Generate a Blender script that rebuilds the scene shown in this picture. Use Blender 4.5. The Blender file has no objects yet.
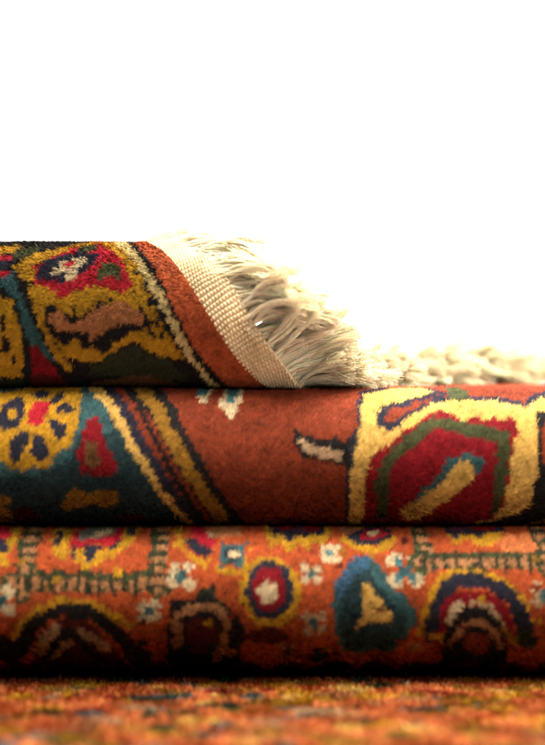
import bpy, math
import numpy as np
from mathutils import Vector

# ------------------------------------------------------------------ camera, world, lamps, exposure
S = bpy.context.scene
COL = S.collection
P = 0.0006                      # metres per design unit: a knot of the rugs is about four units
CAM_D, CAM_Z = 0.80, 0.1933

cam = bpy.data.cameras.new('camera')
cam_o = bpy.data.objects.new('camera', cam)
COL.objects.link(cam_o)
cam_o.location = (0, -CAM_D, CAM_Z)
cam_o.rotation_euler = (math.radians(90), 0, 0)
cam.sensor_fit = 'VERTICAL'
cam.sensor_height = 36
cam.lens = 36 * CAM_D / (745 * P)
cam.clip_start, cam.clip_end = 0.02, 50
cam.dof.use_dof = True
cam.dof.focus_distance = CAM_D + 0.035
cam.dof.aperture_fstop = (cam.lens / 1000) / 0.031
S.camera = cam_o

w = bpy.data.worlds.new('World')
S.world = w
w.use_nodes = True
w.node_tree.nodes['Background'].inputs[0].default_value = (1.0, 0.93, 0.84, 1)
w.node_tree.nodes['Background'].inputs[1].default_value = 0.035


def area(name, loc, target, sx, sy, power, color):
    l = bpy.data.lights.new(name, 'AREA')
    l.shape = 'RECTANGLE'
    l.size, l.size_y, l.energy, l.color = sx, sy, power, color
    o = bpy.data.objects.new(name, l)
    COL.objects.link(o)
    o.location = loc
    o.rotation_euler = (Vector(target) - Vector(loc)).to_track_quat('-Z', 'Y').to_euler()
    return o


area('overhead_softbox', (0.12, -0.14, 1.0), (0.0, 0.0, 0.12), 0.6, 0.35, 38, (1.0, 0.92, 0.82))
area('rear_softbox', (0.62, 0.22, 0.72), (0.04, 0.05, 0.22), 0.4, 0.4, 23, (1.0, 0.95, 0.88))
area('front_softbox', (0.80, -0.48, 0.62), (0.05, 0.0, 0.18), 0.35, 0.35, 9, (1.0, 0.92, 0.80))
area('backdrop_lamp', (0, 0.75, 1.7), (0, 1.5, 0.35), 2.0, 0.4, 95, (1.0, 0.98, 0.95))

S.view_settings.view_transform = 'Standard'
S.view_settings.look = 'None'
S.view_settings.exposure = 0.0
S.view_settings.gamma = 1
S.render.engine = 'CYCLES'
S.cycles.max_bounces = 6
S.cycles.diffuse_bounces = 4
S.cycles.use_denoising = True
S.cycles.denoiser = 'OPENIMAGEDENOISE'

RNG = np.random.default_rng(11)


# ------------------------------------------------------------------ helpers
def mesh_obj(name, verts, loops, starts, totals, mat, parent=None, color=None, smooth=False, normals=None):
    me = bpy.data.meshes.new(name)
    verts = np.ascontiguousarray(verts, dtype=np.float32)
    me.vertices.add(len(verts))
    me.vertices.foreach_set('co', verts.ravel())
    me.loops.add(len(loops))
    me.loops.foreach_set('vertex_index', np.ascontiguousarray(loops, dtype=np.int32))
    me.polygons.add(len(starts))
    me.polygons.foreach_set('loop_start', np.ascontiguousarray(starts, dtype=np.int32))
    me.polygons.foreach_set('loop_total', np.ascontiguousarray(totals, dtype=np.int32))
    me.polygons.foreach_set('use_smooth', np.full(len(starts), smooth, dtype=bool))
    me.update(calc_edges=True)
    if color is not None:
        a = me.color_attributes.new('dye', 'FLOAT_COLOR', 'POINT')
        c = np.ones((len(verts), 4), dtype=np.float32)
        c[:, :3] = color
        a.data.foreach_set('color', c.ravel())
    if normals is not None:
        me.normals_split_custom_set_from_vertices(normals)
    me.materials.append(mat)
    o = bpy.data.objects.new(name, me)
    COL.objects.link(o)
    if parent:
        o.parent = parent
    return o


def quads(nu, nv, close_v=False, off=0):
    """faces of a (nu, nv) vertex grid"""
    i = np.arange(nu - 1)[:, None]
    j = np.arange(nv if close_v else nv - 1)[None, :]
    j2 = (j + 1) % nv
    f = np.stack([i * nv + j, (i + 1) * nv + j, (i + 1) * nv + j2, i * nv + j2], -1).reshape(-1, 4)
    return f + off


def grid_obj(name, faces, verts, mat, parent=None, color=None, smooth=True):
    n = len(faces)
    return mesh_obj(name, verts, faces.ravel(), np.arange(n) * 4, np.full(n, 4), mat, parent, color, smooth)


def norm(v):
    return v / np.maximum(np.linalg.norm(v, axis=-1, keepdims=True), 1e-9)


def vnoise(x, y, seed, scale):
    """smooth value noise in -1..1"""
    r = np.random.default_rng(seed)
    t = r.uniform(-1, 1, (64, 64))
    x, y = x / scale + 1000.3, y / scale + 1000.7
    xi, yi = np.floor(x).astype(int), np.floor(y).astype(int)
    fx, fy = x - xi, y - yi
    fx, fy = fx * fx * (3 - 2 * fx), fy * fy * (3 - 2 * fy)
    g = lambda a, b: t[a % 64, b % 64]
    return (g(xi, yi) * (1 - fx) + g(xi + 1, yi) * fx) * (1 - fy) + (g(xi, yi + 1) * (1 - fx) + g(xi + 1, yi + 1) * fx) * fy


def thing(name, label, cat, group, loc):
    o = bpy.data.objects.new(name, None)
    COL.objects.link(o)
    o['label'], o['category'] = label, cat
    if group:
        o['group'] = group
    o.empty_display_size = 0.05
    return o


# ------------------------------------------------------------------ materials
def wool(name, trans=0.03):
    m = bpy.data.materials.new(name)
    m.use_nodes = True
    n, l = m.node_tree.nodes, m.node_tree.links
    n.clear()
    out = n.new('ShaderNodeOutputMaterial')
    at = n.new('ShaderNodeAttribute'); at.attribute_name = 'dye'
    d = n.new('ShaderNodeBsdfPrincipled')
    d.inputs['Roughness'].default_value = 0.75
    d.inputs['Specular IOR Level'].default_value = 0.03
    t = n.new('ShaderNodeBsdfTranslucent')
    mx = n.new('ShaderNodeMixShader'); mx.inputs[0].default_value = trans
    l.new(at.outputs['Color'], d.inputs['Base Color'])
    l.new(at.outputs['Color'], t.inputs['Color'])
    l.new(d.outputs[0], mx.inputs[1]); l.new(t.outputs[0], mx.inputs[2]); l.new(mx.outputs[0], out.inputs[0])
    return m


def plain(name, col, rough=0.9, noise=0.0, scale=400):
    m = bpy.data.materials.new(name)
    m.use_nodes = True
    n, l = m.node_tree.nodes, m.node_tree.links
    b = n['Principled BSDF']
    b.inputs['Roughness'].default_value = rough
    b.inputs['Specular IOR Level'].default_value = 0.1
    if noise:
        tx = n.new('ShaderNodeTexNoise'); tx.inputs['Scale'].default_value = scale
        co = n.new('ShaderNodeTexCoord')
        l.new(co.outputs['Object'], tx.inputs['Vector'])
        mp = n.new('ShaderNodeMix'); mp.data_type = 'RGBA'
        mp.inputs[6].default_value = (*[c * (1 - noise) for c in col], 1)
        mp.inputs[7].default_value = (*[min(1, c * (1 + noise)) for c in col], 1)
        l.new(tx.outputs['Fac'], mp.inputs[0]); l.new(mp.outputs[2], b.inputs['Base Color'])
    else:
        b.inputs['Base Color'].default_value = (*col, 1)
    return m


WOOL = wool('wool_pile')
COTTON = wool('cotton', 0.45)
WEAVE = wool('plain_weave', 0.04)
JUTE = plain('rug_foundation', (0.16, 0.10, 0.055), 0.95, 0.35, 900)
WHITE = plain('white_backdrop', (0.88, 0.88, 0.88), 0.9, 0.01, 3)

DYE = {
    'rust': (0.27, 0.051, 0.020), 'crimson': (0.27, 0.011, 0.018), 'gold': (0.58, 0.30, 0.022),
    'yellow': (0.74, 0.46, 0.12), 'cream': (0.70, 0.54, 0.32), 'teal': (0.055, 0.13, 0.135),
    'deep_teal': (0.03, 0.062, 0.068), 'blue': (0.055, 0.13, 0.21), 'navy': (0.033, 0.032, 0.050), 'black': (0.022, 0.019, 0.018),
    'green': (0.075, 0.082, 0.032), 'dark_green': (0.042, 0.048, 0.024), 'orange': (0.49, 0.098, 0.028), 'brick': (0.56, 0.125, 0.045),
    'tan': (0.46, 0.215, 0.095), 'pink': (0.54, 0.215, 0.085), 'beige': (0.52, 0.34, 0.19), 'brown': (0.17, 0.075, 0.03),
    'maroon': (0.11, 0.017, 0.014), 'red': (0.52, 0.022, 0.04), 'ochre': (0.36, 0.18, 0.025), 'grey': (0.20, 0.19, 0.15),
    'salmon': (0.64, 0.20, 0.065), 'straw': (0.80, 0.60, 0.26), 'bright_teal': (0.07, 0.20, 0.21), 'purple': (0.11, 0.035, 0.07),
}
KEYS = list(DYE)
PAL = np.array([DYE[k] for k in KEYS]) ** 1.06 * .51


# ------------------------------------------------------------------ drawing a rug's design
class Design:
    """Coloured shapes laid over one another, in the plane of the rug."""
    def __init__(self, base):
        self.base, self.ops = base, []

    def poly(self, c, *pts):
        self.ops.append(('p', c, pts)); return self

    def ell(self, c, x, y, rx, ry, rot=0):
        a = np.linspace(0, 2 * np.pi, 20, endpoint=False)
        px, py = rx * np.cos(a), ry * np.sin(a)
        q = math.radians(rot)
        pts = [(x + u * math.cos(q) - v * math.sin(q), y + u * math.sin(q) + v * math.cos(q)) for u, v in zip(px, py)]
        return self.poly(c, *pts)

    def line(self, c, wd, *pts, w2=None):
        self.ops.append(('l', c, pts, wd, wd if w2 is None else w2)); return self

    def star(self, x, y, r, c='cream', core='teal'):
        """four-petalled star with diagonal petals and a small centre"""
        for sx, sy in ((1, 1), (1, -1), (-1, 1), (-1, -1)):
            self.ell(c, x + sx * r * .5, y + sy * r * .5, r * .42, r * .42)
        self.ell(core, x, y, r * .42, r * .42)
        return self

    def band(self, x0, y0, x1, y1, wd):
        """green band with a row of tan checks"""
        n = int(max(abs(x1 - x0), abs(y1 - y0)) / 12)
        self.line('green', wd, (x0, y0), (x1, y1)).line('tan', wd * .42, (x0, y0), (x1, y1))
        for i in range(n + 1):
            t = (i + .5) / (n + 1)
            x, y = x0 + (x1 - x0) * t, y0 + (y1 - y0) * t
            q, r = (0, wd * .5) if abs(x1 - x0) > abs(y1 - y0) else (wd * .5, 0)
            self.line('dark_green', 4.2, (x - q, y - r), (x + q, y + r))
            self.ell('tan', x + (6 if r else q * .75), y + (r * .75 if r else 6), 2.6, 2.6)
        return self

    def sample(self, x, y):
        idx = np.full(x.shape, KEYS.index(self.base))
        for op in self.ops:
            k = KEYS.index(op[1])
            pts = np.array(op[2], float)
            m = np.zeros(x.shape, bool)
            if op[0] == 'p':
                sel = (x >= pts[:, 0].min()) & (x <= pts[:, 0].max()) & (y >= pts[:, 1].min()) & (y <= pts[:, 1].max())
                xs, ys = x[sel], y[sel]
                c = np.zeros(xs.shape, bool)
                for (ax, ay), (bx, by) in zip(pts, np.roll(pts, -1, 0)):
                    if ay == by:
                        continue
                    c ^= ((ay > ys) != (by > ys)) & (xs < (bx - ax) * (ys - ay) / (by - ay) + ax)
                m[sel] = c
            else:
                n = len(pts) - 1
                for i in range(n):
                    a, b = pts[i], pts[i + 1]
                    d = b - a
                    t = np.clip(((x - a[0]) * d[0] + (y - a[1]) * d[1]) / max(d @ d, 1e-9), 0, 1)
                    dist = np.hypot(x - a[0] - t * d[0], y - a[1] - t * d[1])
                    wd = op[3] + (op[4] - op[3]) * (i + t) / n
                    m |= dist < wd / 2
            idx[m] = k
        return idx


# ------------------------------------------------------------------ the fold: a sheet bent round a rounded nose
class Fold:
    """Sheet coordinates (x, s) in design units.  s<0: flat top running back; 0..L: rounded nose; s>L: flat underside."""
    def __init__(self, z0, z1, front, seed, tilt, ytop, ybot):
        self.z0, self.z1, self.seed = z0 / P, z1 / P, seed
        self.R = (self.z1 - self.z0) / 2
        self.front = front / P
        # rounded nose, a little fuller than a half circle
        a = np.linspace(0, np.pi, 200)
        e = 0.99
        c, sn = np.cos(a), np.sin(a)
        self.py = -self.R * 1.0 * np.abs(sn) ** e
        self.pz = self.R * np.sign(c) * np.abs(c) ** e
        self.ps = np.concatenate([[0], np.cumsum(np.hypot(np.diff(self.py), np.diff(self.pz)))])
        self.L = self.ps[-1]
        self.yc = self.front + self.R
        # elevation of the nose as one sees it from slightly above or below -> sheet coordinate
        t = math.radians(tilt)
        el = -self.pz * math.cos(t) - self.py * math.sin(t)
        i0, i1 = int(np.argmin(el)), int(np.argmax(el))
        el, sp = el[i0:i1 + 1], self.ps[i0:i1 + 1]
        lo, hi = el[0], el[-1]
        self.elev = ytop + (el - lo) / (hi - lo) * (ybot - ytop)
        self.elev_s = sp

    def design_y(self, s):
        y = np.interp(s, self.elev_s, self.elev)
        y = np.where(s < self.elev_s[0], self.elev[0] - (self.elev_s[0] - s), y)
        return np.where(s > self.elev_s[-1], self.elev[-1] + (s - self.elev_s[-1]), y)

    def raw(self, x, s):
        sc = np.clip(s, 0, self.L)
        y = np.interp(sc, self.ps, self.py) + self.yc
        z = np.interp(sc, self.ps, self.pz) + self.z0 + self.R
        back = np.where(s < 0, -s, np.where(s > self.L, s - self.L, 0))
        return np.stack([x + 0 * s, y + back, z], -1)

    def frame(self, x, s):
        """position, outward normal, down-the-sheet tangent (all in design units)"""
        h = 1.5
        T = norm(self.raw(x, s + h) - self.raw(x, s - h))
        N = np.stack([0 * x + 0 * s, -T[..., 2], T[..., 1]], -1)
        N[..., 1], N[..., 2] = -np.abs(N[..., 1]) * 0 + T[..., 2], -T[..., 1]
        p = self.raw(x, s)
        k = np.clip(1 - np.maximum(0, s - self.L) / 40, 0, 1) * np.clip(1 - np.maximum(0, -s) / 200, 0.3, 1)
        mid = np.sin(np.pi * np.clip(s / self.L, 0, 1)) * .7 + .3
        p = p + np.array([0, 0, 1.0]) * (vnoise(x, 0 * x, self.seed + 3, 150) * 1.8)[..., None]
        d = (vnoise(x, s, self.seed, 90) * 3.0 + vnoise(x, s, self.seed + 1, 26) * .9) * k * mid
        return p + N * d[..., None], N, T


def to_world(p):
    return np.stack([(p[..., 0] - 272.5) * P, p[..., 1] * P, p[..., 2] * P], -1)


def make_pile(parent, surf, design_idx, x0, x1, s0, s1, density, length, lean, keep=None, knot=(4.0, 3.6), seed=1, wide=1.0, gain=1.0):
    """The cut pile: every knot is a tuft of fibres dyed in one colour."""
    r = np.random.default_rng(seed)
    kx, ks = knot
    nx, ns = int((x1 - x0) / kx), int((s1 - s0) / ks)
    ci, cj = np.meshgrid(np.arange(nx), np.arange(ns), indexing='ij')
    cx = x0 + (ci + .5) * kx
    cs = s0 + (cj + .5) * ks
    idx = design_idx(cx + vnoise(cx, cs, seed + 5, 9) * 1.6, cs + vnoise(cx, cs, seed + 6, 9) * 1.6)
    yarn = 1 + r.normal(0, .15, (nx, ns)) + .13 * vnoise(cx, cs, seed + 11, 11)
    yarn *= 1 + .10 * vnoise(cx, cs * 3, seed + 9, 40)
    lx = r.normal(0, .13, (nx, ns)) + vnoise(cx, cs, seed + 7, 30) * .25
    lt = r.normal(0, .12, (nx, ns)) + vnoise(cx, cs, seed + 8, 30) * .2
    n = int((x1 - x0) * (s1 - s0) * density)
    x = r.uniform(x0, x1, n); s = r.uniform(s0, s1, n)
    out = (x < -25) | (x > 570)
    ok = ~out | (r.random(n) < .45)
    if keep is not None:
        ok &= keep(x, s)
    x, s, out = x[ok], s[ok], out[ok]
    n = len(x)
    i = np.clip(((x + r.normal(0, 1.05, n) - x0) / kx).astype(int), 0, nx - 1)
    j = np.clip(((s + r.normal(0, 1.05, n) - s0) / ks).astype(int), 0, ns - 1)
    # fibres of a tuft stand a little closer to its middle
    x += (cx[i, j] - x) * .15
    s += (cs[i, j] - s) * .15
    p, N, T = surf(x, s)
    X = np.zeros_like(N); X[:, 0] = 1
    a = lean[0] + lx[i, j] + r.normal(0, .24, n)
    b = lean[1] + lt[i, j] + r.normal(0, .22, n)
    side = X * a[:, None] + T * b[:, None]
    ln = length * (1 + r.normal(0, .13, n)) * (1 + (r.random(n) < .018) * r.uniform(.2, .6, n))
    d1 = norm(N + side * .55)
    d2 = norm(N * .75 + side * 1.35 + r.normal(0, .18, (n, 3)))
    p0 = p - N * .6
    p1 = p0 + d1 * (ln * .55)[:, None]
    p2 = p1 + d2 * (ln * .5)[:, None]
    W = norm(np.cross(d2, N) + 1e-4)
    ang = r.normal(0, .45, n)
    W = norm(W * np.cos(ang)[:, None] + np.cross(W, d2) * np.sin(ang)[:, None])
    W *= np.where(np.sum(np.cross(W, d1 + d2) * N, -1) < 0, -1, 1)[:, None]
    nr = np.repeat(norm(N + norm(np.cross(W, d2)) * .25 + d2 * .30), 5, 0)
    wd = (r.uniform(.27, .43, n) * wide * np.where(out, 1.5, 1))[:, None]
    v = np.stack([p0 - W * wd, p0 + W * wd, p1 + W * wd * .85, p1 - W * wd * .85, p2], 1).reshape(-1, 3)
    base = np.arange(n)[:, None] * 5
    loops = (base + np.array([0, 1, 2, 3, 3, 2, 4])).ravel()
    starts = (np.arange(n)[:, None] * 7 + np.array([0, 4])).ravel()
    totals = np.tile([4, 3], n)
    col = gain * PAL[idx[i, j]] * (yarn[i, j] * (1 + r.normal(0, .20, n)))[:, None]
    col = col * (1 + r.normal(0, .035, (n, 3)))
    tip = col * 1.05 + .004
    c = np.repeat(np.clip(col, .003, .92), 5, 0)
    c[4::5] = np.clip(tip, .003, .95)
    o = mesh_obj('pile', to_world(v), loops, starts, totals, WOOL, parent, c, True, nr)
    return o


def fold_body(parent, fold, x0, x1, back, thick=None):
    """The knotted foundation under the pile, one closed body."""
    s = np.concatenate([np.linspace(-back, 0, 14)[:-1], np.linspace(0, fold.L, 60), np.linspace(fold.L, fold.L + back, 14)[1:]])
    x = np.linspace(x0, x1, 130)
    xg, sg = np.meshgrid(x, s, indexing='ij')
    p, N, T = fold.frame(xg, sg)
    p = p - N * 1.0
    nv = len(s)
    f = quads(len(x), nv, close_v=True)
    verts = p.reshape(-1, 3)
    # end caps: the cut end shows as flat sheet ends, closed by fans
    caps = []
    for e in (0, len(x) - 1):
        ring = e * nv + np.arange(nv)
        for k in range(nv // 2):
            a, b = ring[k], ring[k + 1]
            c, d = ring[nv - 2 - k], ring[nv - 1 - k]
            if len({a, b, c, d}) == 4:
                caps.append((a, b, c, d) if e == 0 else (d, c, b, a))
    f = np.concatenate([f, np.array(caps)])
    return grid_obj('foundation', f, to_world(verts), JUTE, parent)


# ------------------------------------------------------------------ the setting: a white studio sweep
def make_backdrop():
    prof = [(-1.6, -0.014)]
    prof += [(0.9, -0.014)]
    for a in np.linspace(0, math.pi / 2, 14):
        prof.append((0.9 + .6 * math.sin(a), -0.014 + .6 * (1 - math.cos(a))))
    prof.append((1.5, 3.2))
    prof = np.array(prof)
    x = np.array([-2.6, 2.6])
    v = np.array([[(xx, y, z) for (y, z) in prof] for xx in x]).reshape(-1, 3)
    o = grid_obj('backdrop', quads(2, len(prof)), v, WHITE)
    o['kind'] = 'structure'
    return o


make_backdrop()

GROUP = 'folded rugs stacked on one another'

# ------------------------------------------------------------------ bottom rug: lies flat under the stack
rug0 = thing('folded_rug', 'lowest rug lying flat under the stack, orange and yellow pattern blurred in the foreground', 'rug', GROUP, (0, 0, 0))


def flat_surf(x, s):
    """s runs towards the viewer from the back of the stack"""
    p = np.stack([x, 120 - s, vnoise(x, s, 3, 60) * 1.2 + 11.0], -1)
    N = np.zeros_like(p); N[:, 2] = 1
    T = np.zeros_like(p); T[:, 1] = -1
    return p, N, T


def ground_design():
    d = Design('salmon')
    r = np.random.default_rng(5)
    for q in range(1400):
        x, y = r.uniform(-200, 760), r.uniform(40, 900)
        c = r.choice(['gold', 'gold', 'ochre', 'ochre', 'salmon', 'yellow', 'orange', 'gold', 'crimson', 'grey', 'teal', 'beige', 'green', 'ochre', 'tan', 'tan', 'orange', 'green', 'rust', 'ochre'])
        d.ell(c, x, y, r.uniform(6, 26), r.uniform(4, 13), r.uniform(-30, 30))
    return d


gd = ground_design()
make_pile(rug0, flat_surf, lambda x, s: gd.sample(x, s), -190, 735, 60, 900, 1.2, 6.0, (0.1, .3), seed=21, wide=1.15, gain=1.12)
# its foundation: a slab with a rounded front fold
zs = [(120 + 420, 10), (-785, 10), (-794, 5), (-798, -7), (-794, -18), (-785, -23), (120 + 420, -23)]
prof = np.array(zs, float)
xx = np.linspace(-195, 740, 40)
v = np.array([[(a, y, z) for y, z in prof] for a in xx]).reshape(-1, 3)
fq = quads(len(xx), len(prof), close_v=True)
caps = []
for e in (0, len(xx) - 1):
    b = e * len(prof)
    for q in ((0, 1, 5, 6), (1, 2, 4, 5)):
        caps.append([b + k for k in (q if e == 0 else q[::-1])])
grid_obj('foundation', np.concatenate([fq, np.array(caps)]), to_world(v), JUTE, rug0)

# ------------------------------------------------------------------ third rug: small bright motifs on orange
rug3 = thing('folded_rug', 'folded rug third from the top, small stars, ovals and arches on bright orange', 'rug', GROUP, (0, 0, 0))
f3 = Fold(0.0125, 0.0962, -0.016, 31, 10, 528, 677)


def design3():
    d = Design('orange')
    # left edge motif
    d.poly('gold', (-40, 528), (17, 528), (15, 548), (8, 562), (11, 572), (-40, 580))
    d.poly('navy', (-30, 530), (6, 532), (6, 558), (-30, 560)).poly('red', (-20, 528), (5, 530), (6, 543), (-20, 545))
    # square frame, left
    d.band(28, 510, 28, 600, 20).band(15, 589, 168, 589, 21).band(158, 510, 158, 598, 17)
    # motif hanging inside the frame
    d.poly('gold', (48, 520), (64, 520), (68, 550), (72, 566), (82, 568), (86, 580), (93, 570), (100, 575), (108, 562), (114, 566), (120, 556),
           (128, 550), (134, 536), (144, 528), (140, 520), (120, 522), (110, 552), (92, 556), (76, 548), (66, 565), (54, 562), (50, 545))
    d.poly('navy', (70, 544), (76, 552), (76, 566), (71, 564)).poly('navy', (84, 550), (98, 549), (96, 562), (89, 570), (85, 560))
    d.poly('navy', (108, 548), (118, 546), (116, 553), (108, 556)).poly('navy', (54, 534), (60, 534), (58, 550), (53, 550))
    d.poly('navy', (126, 530), (133, 530), (128, 541), (123, 541))
    d.poly('red', (68, 548), (75, 534), (85, 520), (124, 520), (118, 545), (108, 551), (95, 547), (82, 553))
    d.poly('grey', (76, 545), (79, 533), (88, 520), (116, 520), (112, 537), (98, 543), (90, 541), (84, 546))
    d.poly('cream', (87, 542), (95, 534), (108, 533), (104, 539), (98, 541))
    # left star and arch
    d.star(5, 608, 17)
    d.line('gold', 8, (18, 645), (28, 630), (42, 615), (60, 609), (98, 610), (116, 622), (132, 634))
    d.line('black', 14, (26, 652), (36, 634), (50, 621), (66, 618), (94, 619), (112, 632), (126, 648), (140, 668))
    d.poly('maroon', (34, 660), (48, 634), (62, 627), (90, 627), (106, 642), (118, 660), (124, 690), (30, 690))
    d.line('beige', 10, (43, 654), (50, 642), (60, 634)).line('beige', 7, (54, 662), (62, 652), (72, 646))
    d.line('beige', 8, (84, 636), (96, 644), (108, 654)).line('black', 8, (46, 665), (56, 650), (70, 638), (80, 640), (92, 655), (105, 668))
    d.ell('black', 10, 655, 14, 14)
    d.ell('dark_green', 138, 662, 14, 8)
    d.star(151, 619, 12).star(183, 583, 14)
    # dark angular frame
    d.poly('black', (168, 640), (172, 606), (198, 604), (199, 596), (214, 593), (218, 606), (232, 615), (244, 635), (240, 690), (166, 690))
    d.line('dark_green', 8, (200, 600), (214, 600))
    d.line('tan', 9, (178, 650), (178, 626), (190, 616), (214, 614), (227, 624), (226, 650), (216, 662))
    d.line('tan', 4, (180, 622), (192, 615), (214, 613), (225, 624)).line('tan', 4, (222, 640), (222, 655))
    d.ell('maroon', 202, 642, 17, 18)
    # slanting motif at the top
    d.poly('gold', (170, 520), (180, 536), (186, 558), (196, 566), (212, 567), (206, 575), (190, 567), (178, 552), (171, 538))
    d.poly('pink', (204, 520), (244, 520), (240, 544), (222, 546), (208, 538))
    d.poly('navy', (184, 545), (193, 543), (206, 551), (214, 560), (206, 564), (195, 561), (188, 556))
    d.poly('red', (185, 520), (198, 520), (204, 538), (214, 548), (213, 555), (204, 552), (192, 544), (187, 536))
    d.poly('beige', (203, 536), (210, 538), (216, 546), (212, 547))
    # teal star square with pale eye
    d.poly('gold', (216, 572), (224, 576), (238, 578), (246, 574), (248, 556), (252, 556), (246, 582), (226, 582), (214, 578))
    d.poly('teal', (220, 550), (232, 553), (246, 550), (245, 562), (247, 575), (240, 578), (232, 572), (222, 576), (220, 562))
    d.ell('navy', 233, 563, 8, 7).ell('cream', 234, 562, 4.5, 4)
    # round medallion
    d.ell('gold', 270, 600, 30, 36).ell('navy', 269, 598, 24, 29).ell('crimson', 268, 597, 17, 22).ell('cream', 267, 600, 9.5, 13)
    d.ell('maroon', 264, 642, 24, 7)
    # zigzag at the top middle
    d.poly('gold', (262, 540), (270, 556), (278, 546), (286, 558), (296, 547), (306, 557), (314, 546), (322, 552), (334, 530), (320, 528), (266, 528))
    d.poly('navy', (266, 520), (326, 520), (323, 540), (314, 538), (306, 546), (298, 540), (288, 549), (280, 540), (272, 546))
    d.ell('crimson', 284, 531, 9, 5).ell('crimson', 312, 531, 8, 5).ell('purple', 298, 533, 7, 5)
    # stars
    d.star(328, 559, 11, core='bright_teal').star(310, 582, 12).star(313, 631, 12, 'beige').star(286, 656, 8, 'tan', 'black').ell('dark_green', 318, 662, 10, 6)
    # slanting oval at the top
    d.ell('pink', 352, 533, 12, 7)
    d.line('gold', 9, (346, 545), (360, 553), (376, 556), (392, 544))
    d.ell('navy', 371, 540, 22, 10, -8).ell('red', 372, 539, 15, 6, -10).ell('cream', 373, 537, 8, 2.6, -10)
    # blue diamond with pale heart
    d.poly('teal', (349, 566), (358, 560), (370, 565), (388, 587), (405, 608), (414, 622), (408, 634), (400, 647), (390, 657), (340, 657), (333, 640),
           (330, 612), (332, 590))
    d.poly('blue', (349, 566), (358, 560), (368, 564), (366, 578), (352, 584), (344, 600), (334, 608), (332, 590))
    d.poly('deep_teal', (354, 580), (364, 577), (376, 592), (392, 612), (402, 626), (394, 650), (344, 652), (336, 632), (340, 608), (346, 590))
    d.poly('yellow', (359, 594), (366, 591), (376, 603), (388, 621), (391, 631), (372, 628), (358, 633), (352, 636), (357, 625), (357, 610))
    # large star
    for sx, sy in ((1, 1), (1, -1), (-1, 1), (-1, -1)):
        d.ell('cream', 402 + sx * 10, 577 + sy * 11, 8, 8)
    d.line('bright_teal', 7, (393, 567), (411, 587)).line('bright_teal', 7, (411, 567), (393, 587)).ell('teal', 402, 577, 6, 7)
    # square frame, right
    d.band(421, 534, 421, 574, 17).band(414, 568, 580, 568, 18).band(541, 520, 541, 576, 16)
    d.poly('salmon', (492, 545), (533, 538), (534, 558), (500, 558))
    d.poly('gold', (446, 538), (456, 550), (466, 544), (478, 552), (490, 552), (504, 544), (508, 530), (450, 530))
    d.poly('navy', (440, 522), (512, 522), (508, 538), (488, 538), (484, 545), (474, 540), (462, 540), (456, 544), (448, 537))
    d.ell('crimson', 486, 532, 14, 4).ell('purple', 460, 532, 10, 4)
    # right arch
    d.line('gold', 8, (416, 640), (420, 618), (430, 598), (438, 585), (452, 580), (486, 582), (502, 592), (516, 606), (524, 632))
    d.line('navy', 14, (425, 642), (430, 618), (441, 597), (452, 588), (476, 588), (494, 594), (506, 606), (515, 622), (524, 644))
    d.poly('crimson', (432, 640), (438, 612), (450, 598), (478, 597), (496, 606), (506, 624), (512, 650), (436, 660))
    d.poly('black', (440, 642), (452, 618), (464, 612), (482, 614), (494, 630), (504, 650), (500, 690), (436, 690))
    d.line('cream', 8, (443, 630), (449, 619), (455, 611)).ell('beige', 466, 610, 3.6, 4).ell('beige', 476, 609, 4.4, 4.4)
    d.line('beige', 6, (484, 614), (492, 624), (500, 634)).line('ochre', 6, (500, 636), (510, 648))
    d.line('tan', 7, (446, 650), (458, 634), (472, 627), (484, 634), (496, 652)).ell('rust', 472, 650, 14, 11)
    d.ell('dark_green', 521, 646, 11, 9)
    d.star(538, 602, 14, 'beige')
    d.ell('tan', 412, 654, 9, 4).ell('gold', 430, 644, 6, 4)
    # stray knots and small fillers of the field
    q = np.random.default_rng(17)
    for i in range(60):
        d.ell(q.choice(['gold', 'maroon', 'gold', 'rust', 'ochre', 'dark_green', 'maroon']), q.uniform(-190, 740), q.uniform(545, 668), q.uniform(2.5, 5.5), q.uniform(2.5, 4.5))
    # row of maroon ovals along the lower edge of the design
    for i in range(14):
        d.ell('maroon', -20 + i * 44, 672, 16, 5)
    # beyond the photographed width the field repeats with the same family of motifs
    for ox in (-70, 610, 690):
        d.ell('gold', ox, 600, 30, 36).ell('navy', ox, 598, 24, 29).ell('crimson', ox, 597, 17, 22).ell('cream', ox, 600, 9, 13)
    d.star(-130, 570, 14).star(-125, 630, 12).star(580, 615, 12).star(650, 570, 14).star(650, 640, 12)
    return d


d3 = design3()
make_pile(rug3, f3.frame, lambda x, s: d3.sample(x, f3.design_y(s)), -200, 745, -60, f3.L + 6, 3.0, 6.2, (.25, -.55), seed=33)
fold_body(rug3, f3, -200, 745, 330)

# ------------------------------------------------------------------ second rug: dark rust field, yellow-framed medallion
rug2 = thing('folded_rug', 'folded rug second from the top, plain rust field with large yellow framed crimson medallion', 'rug', GROUP, (0, 0, 0))
f2 = Fold(0.0985, 0.1806, 0.000, 41, 4, 388, 528)


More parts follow.
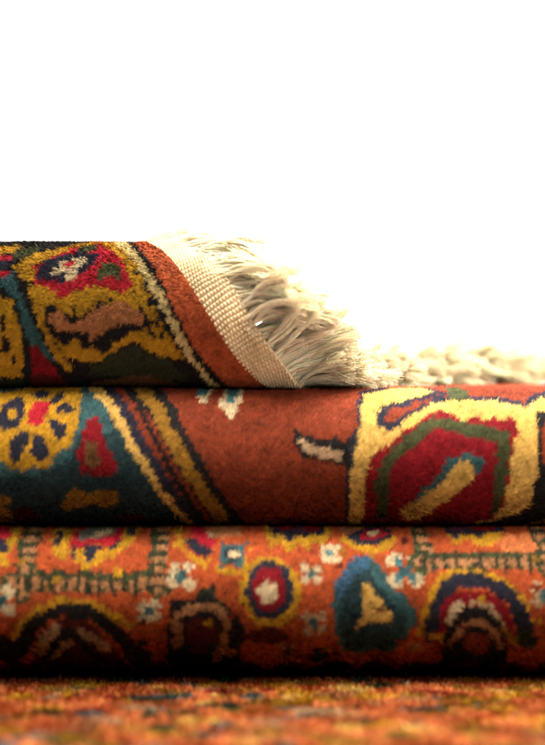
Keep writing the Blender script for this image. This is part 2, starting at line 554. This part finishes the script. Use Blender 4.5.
def design2():
    d = Design('rust')
    # left compartment
    d.poly('deep_teal', (-210, 380), (86, 380), (103, 407), (122, 434), (142, 467), (163, 498), (186, 524), (200, 540), (-210, 540))
    d.poly('teal', (-210, 380), (86, 380), (100, 410), (112, 432), (104, 440), (92, 424), (78, 440), (72, 462), (40, 478), (-210, 480))  # lighter teal towards the top: light falling there, painted into the dye
    d.poly('gold', (-40, 398), (10, 392), (22, 382), (68, 382), (77, 405), (75, 430), (70, 452), (60, 455), (52, 465), (45, 473), (35, 468),
           (25, 473), (10, 472), (0, 465), (-30, 470))
    d.poly('navy', (5, 402), (14, 399), (20, 407), (18, 420), (14, 430), (4, 436), (-8, 430), (-4, 408)).ell('gold', 9, 417, 3.5, 5)
    d.ell('navy', 33, 397, 6, 5).poly('navy', (43, 407), (47, 398), (58, 394), (56, 402), (48, 408))
    d.poly('navy', (49, 420), (54, 410), (62, 406), (71, 412), (67, 419), (58, 415))
    d.poly('navy', (44, 424), (52, 423), (63, 430), (66, 438), (58, 446), (50, 438))
    d.poly('navy', (35, 436), (42, 440), (49, 455), (45, 463), (36, 463), (29, 456), (31, 446))
    d.poly('navy', (13, 438), (24, 433), (28, 446), (22, 456), (16, 467), (9, 460), (7, 450))
    d.poly('red', (27, 404), (44, 406), (41, 424), (36, 431), (24, 427), (25, 415))
    d.poly('crimson', (85, 422), (96, 423), (104, 448), (116, 470), (112, 479), (100, 479), (79, 476), (77, 462), (81, 440))
    d.poly('brown', (87, 444), (93, 443), (99, 462), (96, 472), (82, 468), (84, 455))
    d.poly('ochre', (58, 507), (65, 495), (74, 488), (85, 494), (98, 491), (117, 492), (114, 502), (104, 511), (92, 505), (75, 509), (62, 511))
    d.poly('ochre', (-30, 490), (6, 497), (5, 522), (-30, 524)).ell('maroon', 20, 516, 14, 8).ell('maroon', 128, 521, 16, 6)
    # border stripes
    d.line('navy', 15, (93, 384), (108, 402), (118, 417), (129, 433), (140, 452), (150, 467), (162, 484), (172, 498), (186, 514), (200, 530))
    d.line('black', 6, (112, 384), (129, 402), (142, 422), (152, 440), (162, 458), (174, 478), (188, 502), (200, 524))
    d.line('black', 25, (126, 376), (142, 396), (158, 413), (170, 434), (181, 453), (194, 475), (207, 496), (226, 520))
    d.line('ochre', 13, (124, 376), (139, 396), (154, 413), (166, 434), (176, 452), (189, 474), (202, 495), (218, 516))
    d.line('yellow', 10, (80, 384), (90, 394), (103, 407), (112, 420), (122, 435), (132, 453), (142, 467), (153, 484), (163, 498), (176, 513), (188, 526), w2=7)
    # small drops at the top of the field
    d.poly('cream', (190, 397), (192, 380), (212, 380), (208, 394), (203, 402), (200, 409), (196, 403))
    d.poly('bright_teal', (192, 397), (194, 380), (206, 380), (203, 395), (198, 399))
    d.poly('cream', (216, 409), (221, 394), (222, 380), (241, 380), (238, 404), (237, 410), (233, 414), (232, 422), (227, 422), (225, 413))
    d.poly('bright_teal', (223, 400), (226, 380), (237, 380), (234, 399), (230, 406), (224, 403))
    # dart beside the medallion
    d.poly('black', (291, 431), (300, 436), (320, 444), (335, 439), (341, 446), (350, 440), (352, 468), (340, 467), (318, 461), (297, 457), (292, 445))
    d.poly('beige', (297, 443), (304, 443), (322, 449), (338, 453), (341, 462), (325, 460), (310, 457), (299, 453))
    # yellow frame with dark outline
    out = [(363, 397), (402, 386), (432, 388), (440, 404), (460, 401), (481, 405), (500, 405), (526, 411), (540, 402), (560, 396), (560, 412), (535, 417),
           (537, 440), (535, 463), (534, 482), (531, 503), (518, 514), (500, 521), (440, 532), (358, 540), (347, 540), (348, 488), (352, 455), (358, 430), (362, 410)]
    d.line('navy', 9, *(out + [out[0]]))
    d.poly('black', (534, 416), (560, 410), (560, 540), (500, 540), (516, 514), (530, 505))
    d.poly('rust', (542, 424), (570, 420), (570, 470), (541, 466))
    d.poly('ochre', (512, 530), (560, 516), (560, 534), (512, 536))
    d.poly('yellow', *out)
    d.poly('green', (455, 380), (469, 380), (471, 400), (462, 404), (451, 401))
    # rust dart in navy outline
    d.poly('navy', (376, 422), (381, 409), (395, 405), (410, 401), (431, 394), (440, 390), (454, 394), (440, 403), (420, 412), (405, 421), (400, 430), (388, 433), (378, 431))
    d.poly('rust', (383, 421), (392, 412), (412, 406), (430, 399), (444, 395), (420, 408), (402, 416), (392, 425), (385, 425))
    # crimson medallion
    d.poly('crimson', (364, 478), (370, 458), (385, 449), (410, 430), (425, 418), (438, 413), (450, 416), (462, 424), (475, 423), (490, 425), (493, 420), (502, 424), (516, 423),
           (514, 445), (510, 465), (506, 490), (503, 508), (495, 520), (450, 528), (380, 540), (360, 540), (363, 500))
    d.poly('green', (375, 520), (375, 474), (384, 457), (408, 437), (431, 418), (447, 421), (472, 428), (509, 434), (508, 458), (504, 486), (501, 514), (491, 516), (492, 480), (496, 447),
           (468, 439), (446, 433), (434, 432), (414, 447), (394, 464), (388, 480), (387, 520))
    d.poly('teal', (410, 504), (425, 487), (440, 469), (447, 459), (455, 457), (468, 457), (479, 459), (483, 468), (476, 477), (466, 484), (440, 500), (421, 505))
    d.poly('yellow', (401, 511), (420, 499), (440, 482), (454, 466), (465, 461), (472, 470), (471, 481), (458, 491), (440, 506), (420, 519), (405, 521))
    d.poly('yellow', (420, 502), (440, 484), (455, 468), (465, 463), (470, 472), (456, 488), (440, 500), (424, 512))
    # beyond the photographed width
    d.poly('yellow', (590, 380), (640, 380), (640, 540), (590, 540)).poly('crimson', (600, 410), (630, 410), (630, 510), (600, 510))
    return d


d2 = design2()
make_pile(rug2, f2.frame, lambda x, s: d2.sample(x, f2.design_y(s)), -200, 745, -230, f2.L + 6, 3.0, 6.5, (.55, -.65), seed=43)
fold_body(rug2, f2, -200, 745, 330)

# ------------------------------------------------------------------ top rug: its fringed end lies slantwise over the fold
rug1 = thing('folded_rug', 'topmost folded rug, gold and crimson pattern ending in a woven band and cream fringe', 'rug', GROUP, (0, 0, 0))
f1 = Fold(0.1838, 0.2740, 0.010, 51, -2.5, 240, 388)
EX0, ESL = 135.0, 0.635                       # the end of the pile: x = EX0 + ESL * s on the sheet
ED = np.array([ESL, 1.0]) / math.hypot(ESL, 1)
EN = np.array([ED[1], -ED[0]])                # outward, along the warps


def f1_surf(x, s):
    p, N, T = f1.frame(x, s)
    # the lower leaf buckles up off the rug beneath, towards the back
    b = np.maximum(0, s - f1.L - 60)
    lift = np.exp(-((s - f1.L - 190) / 70) ** 2) * 17 * np.clip((x - EX0 - ESL * s + 130) / 130, 0, 1)
    p[..., 2] += lift
    p[..., 0] += .0014 * np.minimum(b, 260) ** 2      # and is dragged askew
    return p, N, T


def design1():
    d = Design('black')
    d.poly('teal', (-200, 262), (0, 272), (9, 270), (22, 295), (42, 336), (54, 356), (40, 352), (28, 338), (23, 322), (18, 303), (9, 289), (0, 286), (-200, 292))
    d.poly('maroon', (30, 338), (37, 341), (68, 392), (72, 400), (20, 400), (25, 370)).poly('crimson', (30, 338), (37, 341), (56, 372), (26, 368))
    d.poly('gold', (-60, 292), (10, 293), (18, 318), (21, 350), (14, 372), (-60, 374)).ell('black', 2, 317, 4, 9).ell('black', 3, 340, 5, 8).ell('black', 10, 355, 3, 6)
    d.poly('dark_green', (-60, 374), (16, 374), (22, 400), (-60, 400))
    d.poly('gold', (-20, 246), (14, 245), (10, 253), (-20, 254)).poly('green', (10, 248), (34, 244), (30, 257), (9, 258))
    d.poly('red', (-20, 253), (7, 254), (7, 260), (-20, 262)).poly('navy', (-20, 260), (9, 260), (6, 268), (-20, 268)).poly('red', (-20, 270), (8, 268), (3, 276), (-20, 280))
    # gold outline of the medallion
    d.poly('gold', (9, 266), (20, 257), (38, 251), (60, 245), (98, 238), (114, 240), (134, 262), (136, 288), (122, 294), (93, 287), (77, 291), (62, 300), (50, 292),
           (34, 284), (28, 278), (18, 279), (18, 268), (12, 270))
    d.poly('red', (29, 265), (51, 254), (73, 246), (94, 242), (108, 249), (122, 258), (132, 284), (122, 291), (93, 284), (75, 288), (62, 297), (52, 288), (32, 281))
    d.ell('green', 83, 248, 11, 4, -10)
    d.poly('navy', (31, 276), (43, 258), (71, 251), (96, 253), (87, 269), (71, 277), (58, 282), (49, 279), (40, 282))
    d.ell('crimson', 42, 281, 4, 3).ell('crimson', 53, 280, 3, 4)
    d.poly('cream', (46, 272), (56, 265), (57, 258), (66, 259), (72, 257), (85, 257), (79, 264), (71, 267), (76, 273), (70, 278), (63, 275), (62, 269), (54, 273))
    d.ell('red', 66, 263, 4.5, 3.6)
    d.poly('green', (94, 272), (100, 263), (115, 261), (123, 270), (119, 281), (112, 275), (104, 278), (97, 281)).poly('red', (104, 276), (112, 274), (116, 284), (106, 286))
    # gold and tan leaf below
    d.poly('gold', (24, 284), (32, 281), (52, 290), (62, 299), (76, 290), (93, 286), (121, 293), (133, 287), (142, 300), (140, 310), (122, 302), (102, 302), (88, 312), (68, 312),
           (54, 302), (44, 304), (47, 325), (58, 345), (72, 372), (60, 362), (48, 345), (37, 318), (33, 300))
    d.ell('black', 74, 308, 3, 8).poly('black', (84, 312), (100, 298), (114, 297), (104, 304), (92, 314))
    d.poly('pink', (47, 313), (58, 306), (68, 318), (80, 318), (92, 308), (105, 302), (125, 299), (144, 309), (143, 322), (125, 321), (112, 324), (100, 330), (88, 338), (82, 330),
           (70, 325), (55, 326))
    d.poly('gold', (54, 334), (64, 340), (74, 334), (84, 347), (92, 340), (104, 352), (114, 340), (130, 329), (146, 324), (156, 335), (166, 333), (182, 356), (170, 352), (150, 346),
           (135, 336), (120, 343), (108, 358), (90, 357), (72, 354), (62, 352))
    d.ell('black', 72, 331, 4, 6).ell('black', 86, 334, 3, 6)
    d.poly('dark_green', (92, 358), (120, 344), (138, 340), (165, 353), (188, 372), (180, 377), (120, 374), (84, 370))
    d.poly('brown', (66, 384), (100, 377), (142, 372), (165, 376), (194, 390), (200, 400), (56, 400))
    # gold strip and cream line beside the end band
    d.poly('gold', (88, 228), (100, 228), (113, 241), (133, 262), (148, 288), (159, 311), (169, 329), (184, 353), (174, 354), (160, 337), (150, 317), (139, 297), (131, 276),
           (118, 256), (104, 245))
    for bx, by in ((124, 254), (133, 270), (140, 285), (146, 300), (152, 318), (158, 330), (116, 246)):
        d.ell('black', bx + 5, by, 4, 3.4, 50)
    red = [(116, 230), (124, 240), (145, 258), (163, 284), (175, 309), (186, 329), (199, 350), (217, 373), (228, 384), (250, 400)]
    d.poly('brick', *red, (400, 400), (400, 200), (90, 200))
    d.line('black', 8, *[(a - 3, b) for a, b in red])
    d.line('straw', 8, (100, 228), (114, 241), (131, 254), (144, 271), (155, 286), (166, 304), (178, 328), (191, 351), (206, 373), (218, 386), w2=5)
    return d


d1 = design1()
lim = lambda x, s: x < EX0 + ESL * s - 1
make_pile(rug1, f1_surf, lambda x, s: d1.sample(x, f1.design_y(s)), -200, 420, -110, f1.L + 70, 3.0, 6.2, (-.6, .5), keep=lim, seed=53)

# foundation sheet with thickness, cut slantwise along the end
ss = np.concatenate([np.linspace(-330, 0, 40)[:-1], np.linspace(0, f1.L, 70), np.linspace(f1.L, f1.L + 330, 60)[1:]])
tt = np.linspace(0, 1, 90)
tg, sg = np.meshgrid(tt, ss, indexing='ij')
xg = -200 + (EX0 + ESL * sg + 200) * tg
p, N, T = f1_surf(xg, sg)
outer, inner = p - N * 1.0, p - N * 7.0
nu, nv = len(tt), len(ss)
n0 = nu * nv
fa = quads(nu, nv)
fb = quads(nu, nv)[:, ::-1] + n0
rim = []
for i in range(nu - 1):
    for j in (0, nv - 1):
        rim.append((i * nv + j, (i + 1) * nv + j, n0 + (i + 1) * nv + j, n0 + i * nv + j))
for j in range(nv - 1):
    for i in (0, nu - 1):
        rim.append((i * nv + j, i * nv + j + 1, n0 + i * nv + j + 1, n0 + i * nv + j))
grid_obj('foundation', np.concatenate([fa, fb, np.array(rim)]), to_world(np.concatenate([outer.reshape(-1, 3), inner.reshape(-1, 3)])), JUTE, rug1)

# woven end: plain-weave band, ribs along the warps, wefts as beads
KW = 32.0
t0, t1 = (-330) / ED[1], (f1.L + 330) / ED[1]
nt, nw = 1900, 76
tv, wv = np.linspace(t0, t1, nt), np.linspace(-3, KW, nw)
tg, wg = np.meshgrid(tv, wv, indexing='ij')
tw = tg + vnoise(wg, tg, 71, 14) * 1.4
we = wg + vnoise(tg, 0 * tg, 70, 26) * 2.6 * np.clip(wg / KW, 0, 1)      # the edge is a little wavy
xg = EX0 + ED[0] * tg + EN[0] * we
sg = ED[1] * tg + EN[1] * we
p, N, T = f1_surf(xg, sg)
rib = np.abs(np.cos(np.pi * tw / 5.2)) ** .7
row = np.floor(tw / 5.2 + .5)
bead = np.abs(np.cos(np.pi * (wg / 3.6 + .5 * (row % 2)))) ** .8
h = rib * (2.1 + 1.5 * bead) * (1 + .35 * vnoise(tg, wg, 76, 12)) + vnoise(xg, sg, 72, 5) * .35
# soft crumple near the free edge
h = h + vnoise(tg, wg, 73, 22) * 3.2 * (wg / KW)
top = p + N * h[..., None]
bot = p - N * 2.5
n0 = nt * nw
rim = [(i * nw + j, (i + 1) * nw + j, n0 + (i + 1) * nw + j, n0 + i * nw + j) for i in range(nt - 1) for j in (0, nw - 1)]
shade = 1 + vnoise(tg * .5, wg * 4, 74, 9) * .16 + vnoise(tg, wg, 75, 40) * .12
colr = np.array([0.43, 0.325, 0.19]) * shade[..., None]
colr = np.concatenate([colr.reshape(-1, 3)] * 2)
grid_obj('woven_end', np.concatenate([quads(nt, nw), quads(nt, nw)[:, ::-1] + n0, np.array(rim)]),
         to_world(np.concatenate([top.reshape(-1, 3), bot.reshape(-1, 3)])), WEAVE, rug1, colr)


# fringe: cotton cords of many fine threads, falling and fraying towards their ends
def make_fringe():
    r = np.random.default_rng(77)
    K = 17
    t = np.arange(t0 + 5, t1 - 5, 1.1)
    t = t + r.normal(0, .8, len(t))
    n = len(t)
    off = r.uniform(0, 7, n)
    x = EX0 + ED[0] * t + EN[0] * (KW - 3 - off)
    s = ED[1] * t + EN[1] * (KW - 3 - off)
    p, N, T = f1_surf(x, s)
    X = np.zeros_like(N); X[:, 0] = 1
    under = np.clip((s - f1.L + 25) / 40, 0, 1)
    push = np.clip((s - 110) / 60, 0, 1)
    p = p + N * r.uniform(-7.0, 2.0, n)[:, None]
    sway = np.stack([vnoise(t, t * 0 + 9 * q, 80 + q, 17) for q in range(3)], -1)
    d = norm(X * EN[0] + T * EN[1] + N * (r.normal(.06, .12, n) * (1 - under))[:, None] + push[:, None] * np.array([.15, .45, 0]) + under[:, None] * np.stack([.1 + 0 * t, 0 * t, r.normal(.38, .18, n)], -1) + np.stack([0 * t, 0 * t, .30 * np.clip((s - 125) / 40, 0, 1) * (1 - under) + .28 * np.clip((6 - s) / 30, 0, 1) * np.clip((s + 140) / 60, 0, 1) - .32 * np.clip((s - 12) / 40, 0, 1) * np.clip((118 - s) / 40, 0, 1)], -1) + sway * .15 + r.normal(0, .13, (n, 3)))
    far = np.clip((s - f1.L - 60) / 120, 0, 1)
    d = norm(d + far[:, None] * np.array([.6, .25, 0]))
    L = (74 + 24 * far + vnoise(t, t * 0, 79, 20) * 9) * (1 + r.normal(0, .13, n)) * (1 - .12 * under)
    step = L / K
    g = .0125 * r.uniform(.5, 1.4, n) * (1 - .9 * push)
    rest = f2.z1 + 2.5 + r.exponential(3.0, n)
    curl = norm(r.normal(0, 1, (n, 3)) * np.array([1, 1, .8]))
    fq, f0 = r.uniform(.5, 1.1, n), r.uniform(0, 6.28, n)
    pts = [p.copy()]
    for k in range(K):
        d = norm(d + np.array([0, 0, -1]) * (g * step)[:, None] + curl * .13 * np.sin(k * fq + f0)[:, None] + r.normal(0, .03, (n, 3)))
        p = p + d * step[:, None]
        dy = np.clip(f2.yc - p[:, 1], 0, f2.R * .98)
        lim_z = rest - (f2.R - np.sqrt(f2.R ** 2 - dy ** 2))
        hit = p[:, 2] < lim_z
        p[:, 2] = np.where(hit, lim_z + (p[:, 2] - lim_z) * .1, p[:, 2])
        d[:, 2] = np.where(hit, np.abs(d[:, 2]) * .15, d[:, 2])
        pts.append(p.copy())
    ctr = np.stack(pts, 1)                                    # cords: n, K+1, 3
    tan = norm(np.gradient(ctr, axis=1))
    A = norm(np.cross(tan, np.array([.2, .3, 1.0])))
    B = np.cross(tan, A)
    M = 36                                                    # threads in a cord
    u = np.linspace(0, 1, K + 1)
    ph = r.uniform(0, 6.28, (n, M))[..., None] + (r.uniform(3, 7, n)[:, None, None] * u)
    rho = np.sqrt(r.uniform(.05, 1, (n, M)))[..., None] * (1.5 + r.uniform(1.6, 5.0, n)[:, None, None] * u ** 1.6)
    stray = (r.random((n, M)) < .2)[..., None] * r.uniform(.5, 5.0, (n, M))[..., None] * u ** 2
    rho = rho + stray
    end = r.uniform(.90, 1.04, (n, M))[..., None]              # threads end at different lengths
    q = np.clip(u * end, 0, 1) * K
    k0 = np.minimum(q.astype(int), K - 1)
    fr = (q - k0)[..., None]
    ii = np.arange(n)[:, None, None]
    lerp = lambda a: a[ii, k0] * (1 - fr) + a[ii, k0 + 1] * fr
    th = lerp(ctr) + lerp(A) * (np.cos(ph) * rho)[..., None] + lerp(B) * (np.sin(ph) * rho)[..., None]
    wob = r.normal(0, .62, th.shape) * u[None, None, :, None]
    th = (th + wob).reshape(n * M, K + 1, 3)
    th[..., 2] = np.maximum(th[..., 2], f2.z1 - 20)
    m = len(th)
    tan = norm(np.gradient(th, axis=1))
    A = norm(np.cross(tan, np.array([.2, .3, 1.0])))
    B = np.cross(tan, A)
    rad = (r.uniform(.30, .54, m)[:, None] * np.linspace(1, .7, K + 1)[None])[..., None]
    sides = 3
    v = np.stack([th + (A * math.cos(a) + B * math.sin(a)) * rad for a in np.arange(sides) * 2 * np.pi / sides], 2)
    f = quads(K + 1, sides, close_v=True)
    F = (np.arange(m)[:, None, None] * ((K + 1) * sides) + f[None]).reshape(-1, 4)
    cv = np.repeat(1 + r.normal(0, .05, n), M) * (1 + r.normal(0, .07, m))
    col = np.array([0.94, 0.81, 0.61]) * cv[:, None]
    c = np.repeat(np.clip(col, .05, .9), (K + 1) * sides, 0)
    return grid_obj('fringe', F, to_world(v.reshape(-1, 3)), COTTON, rug1, c)


make_fringe()
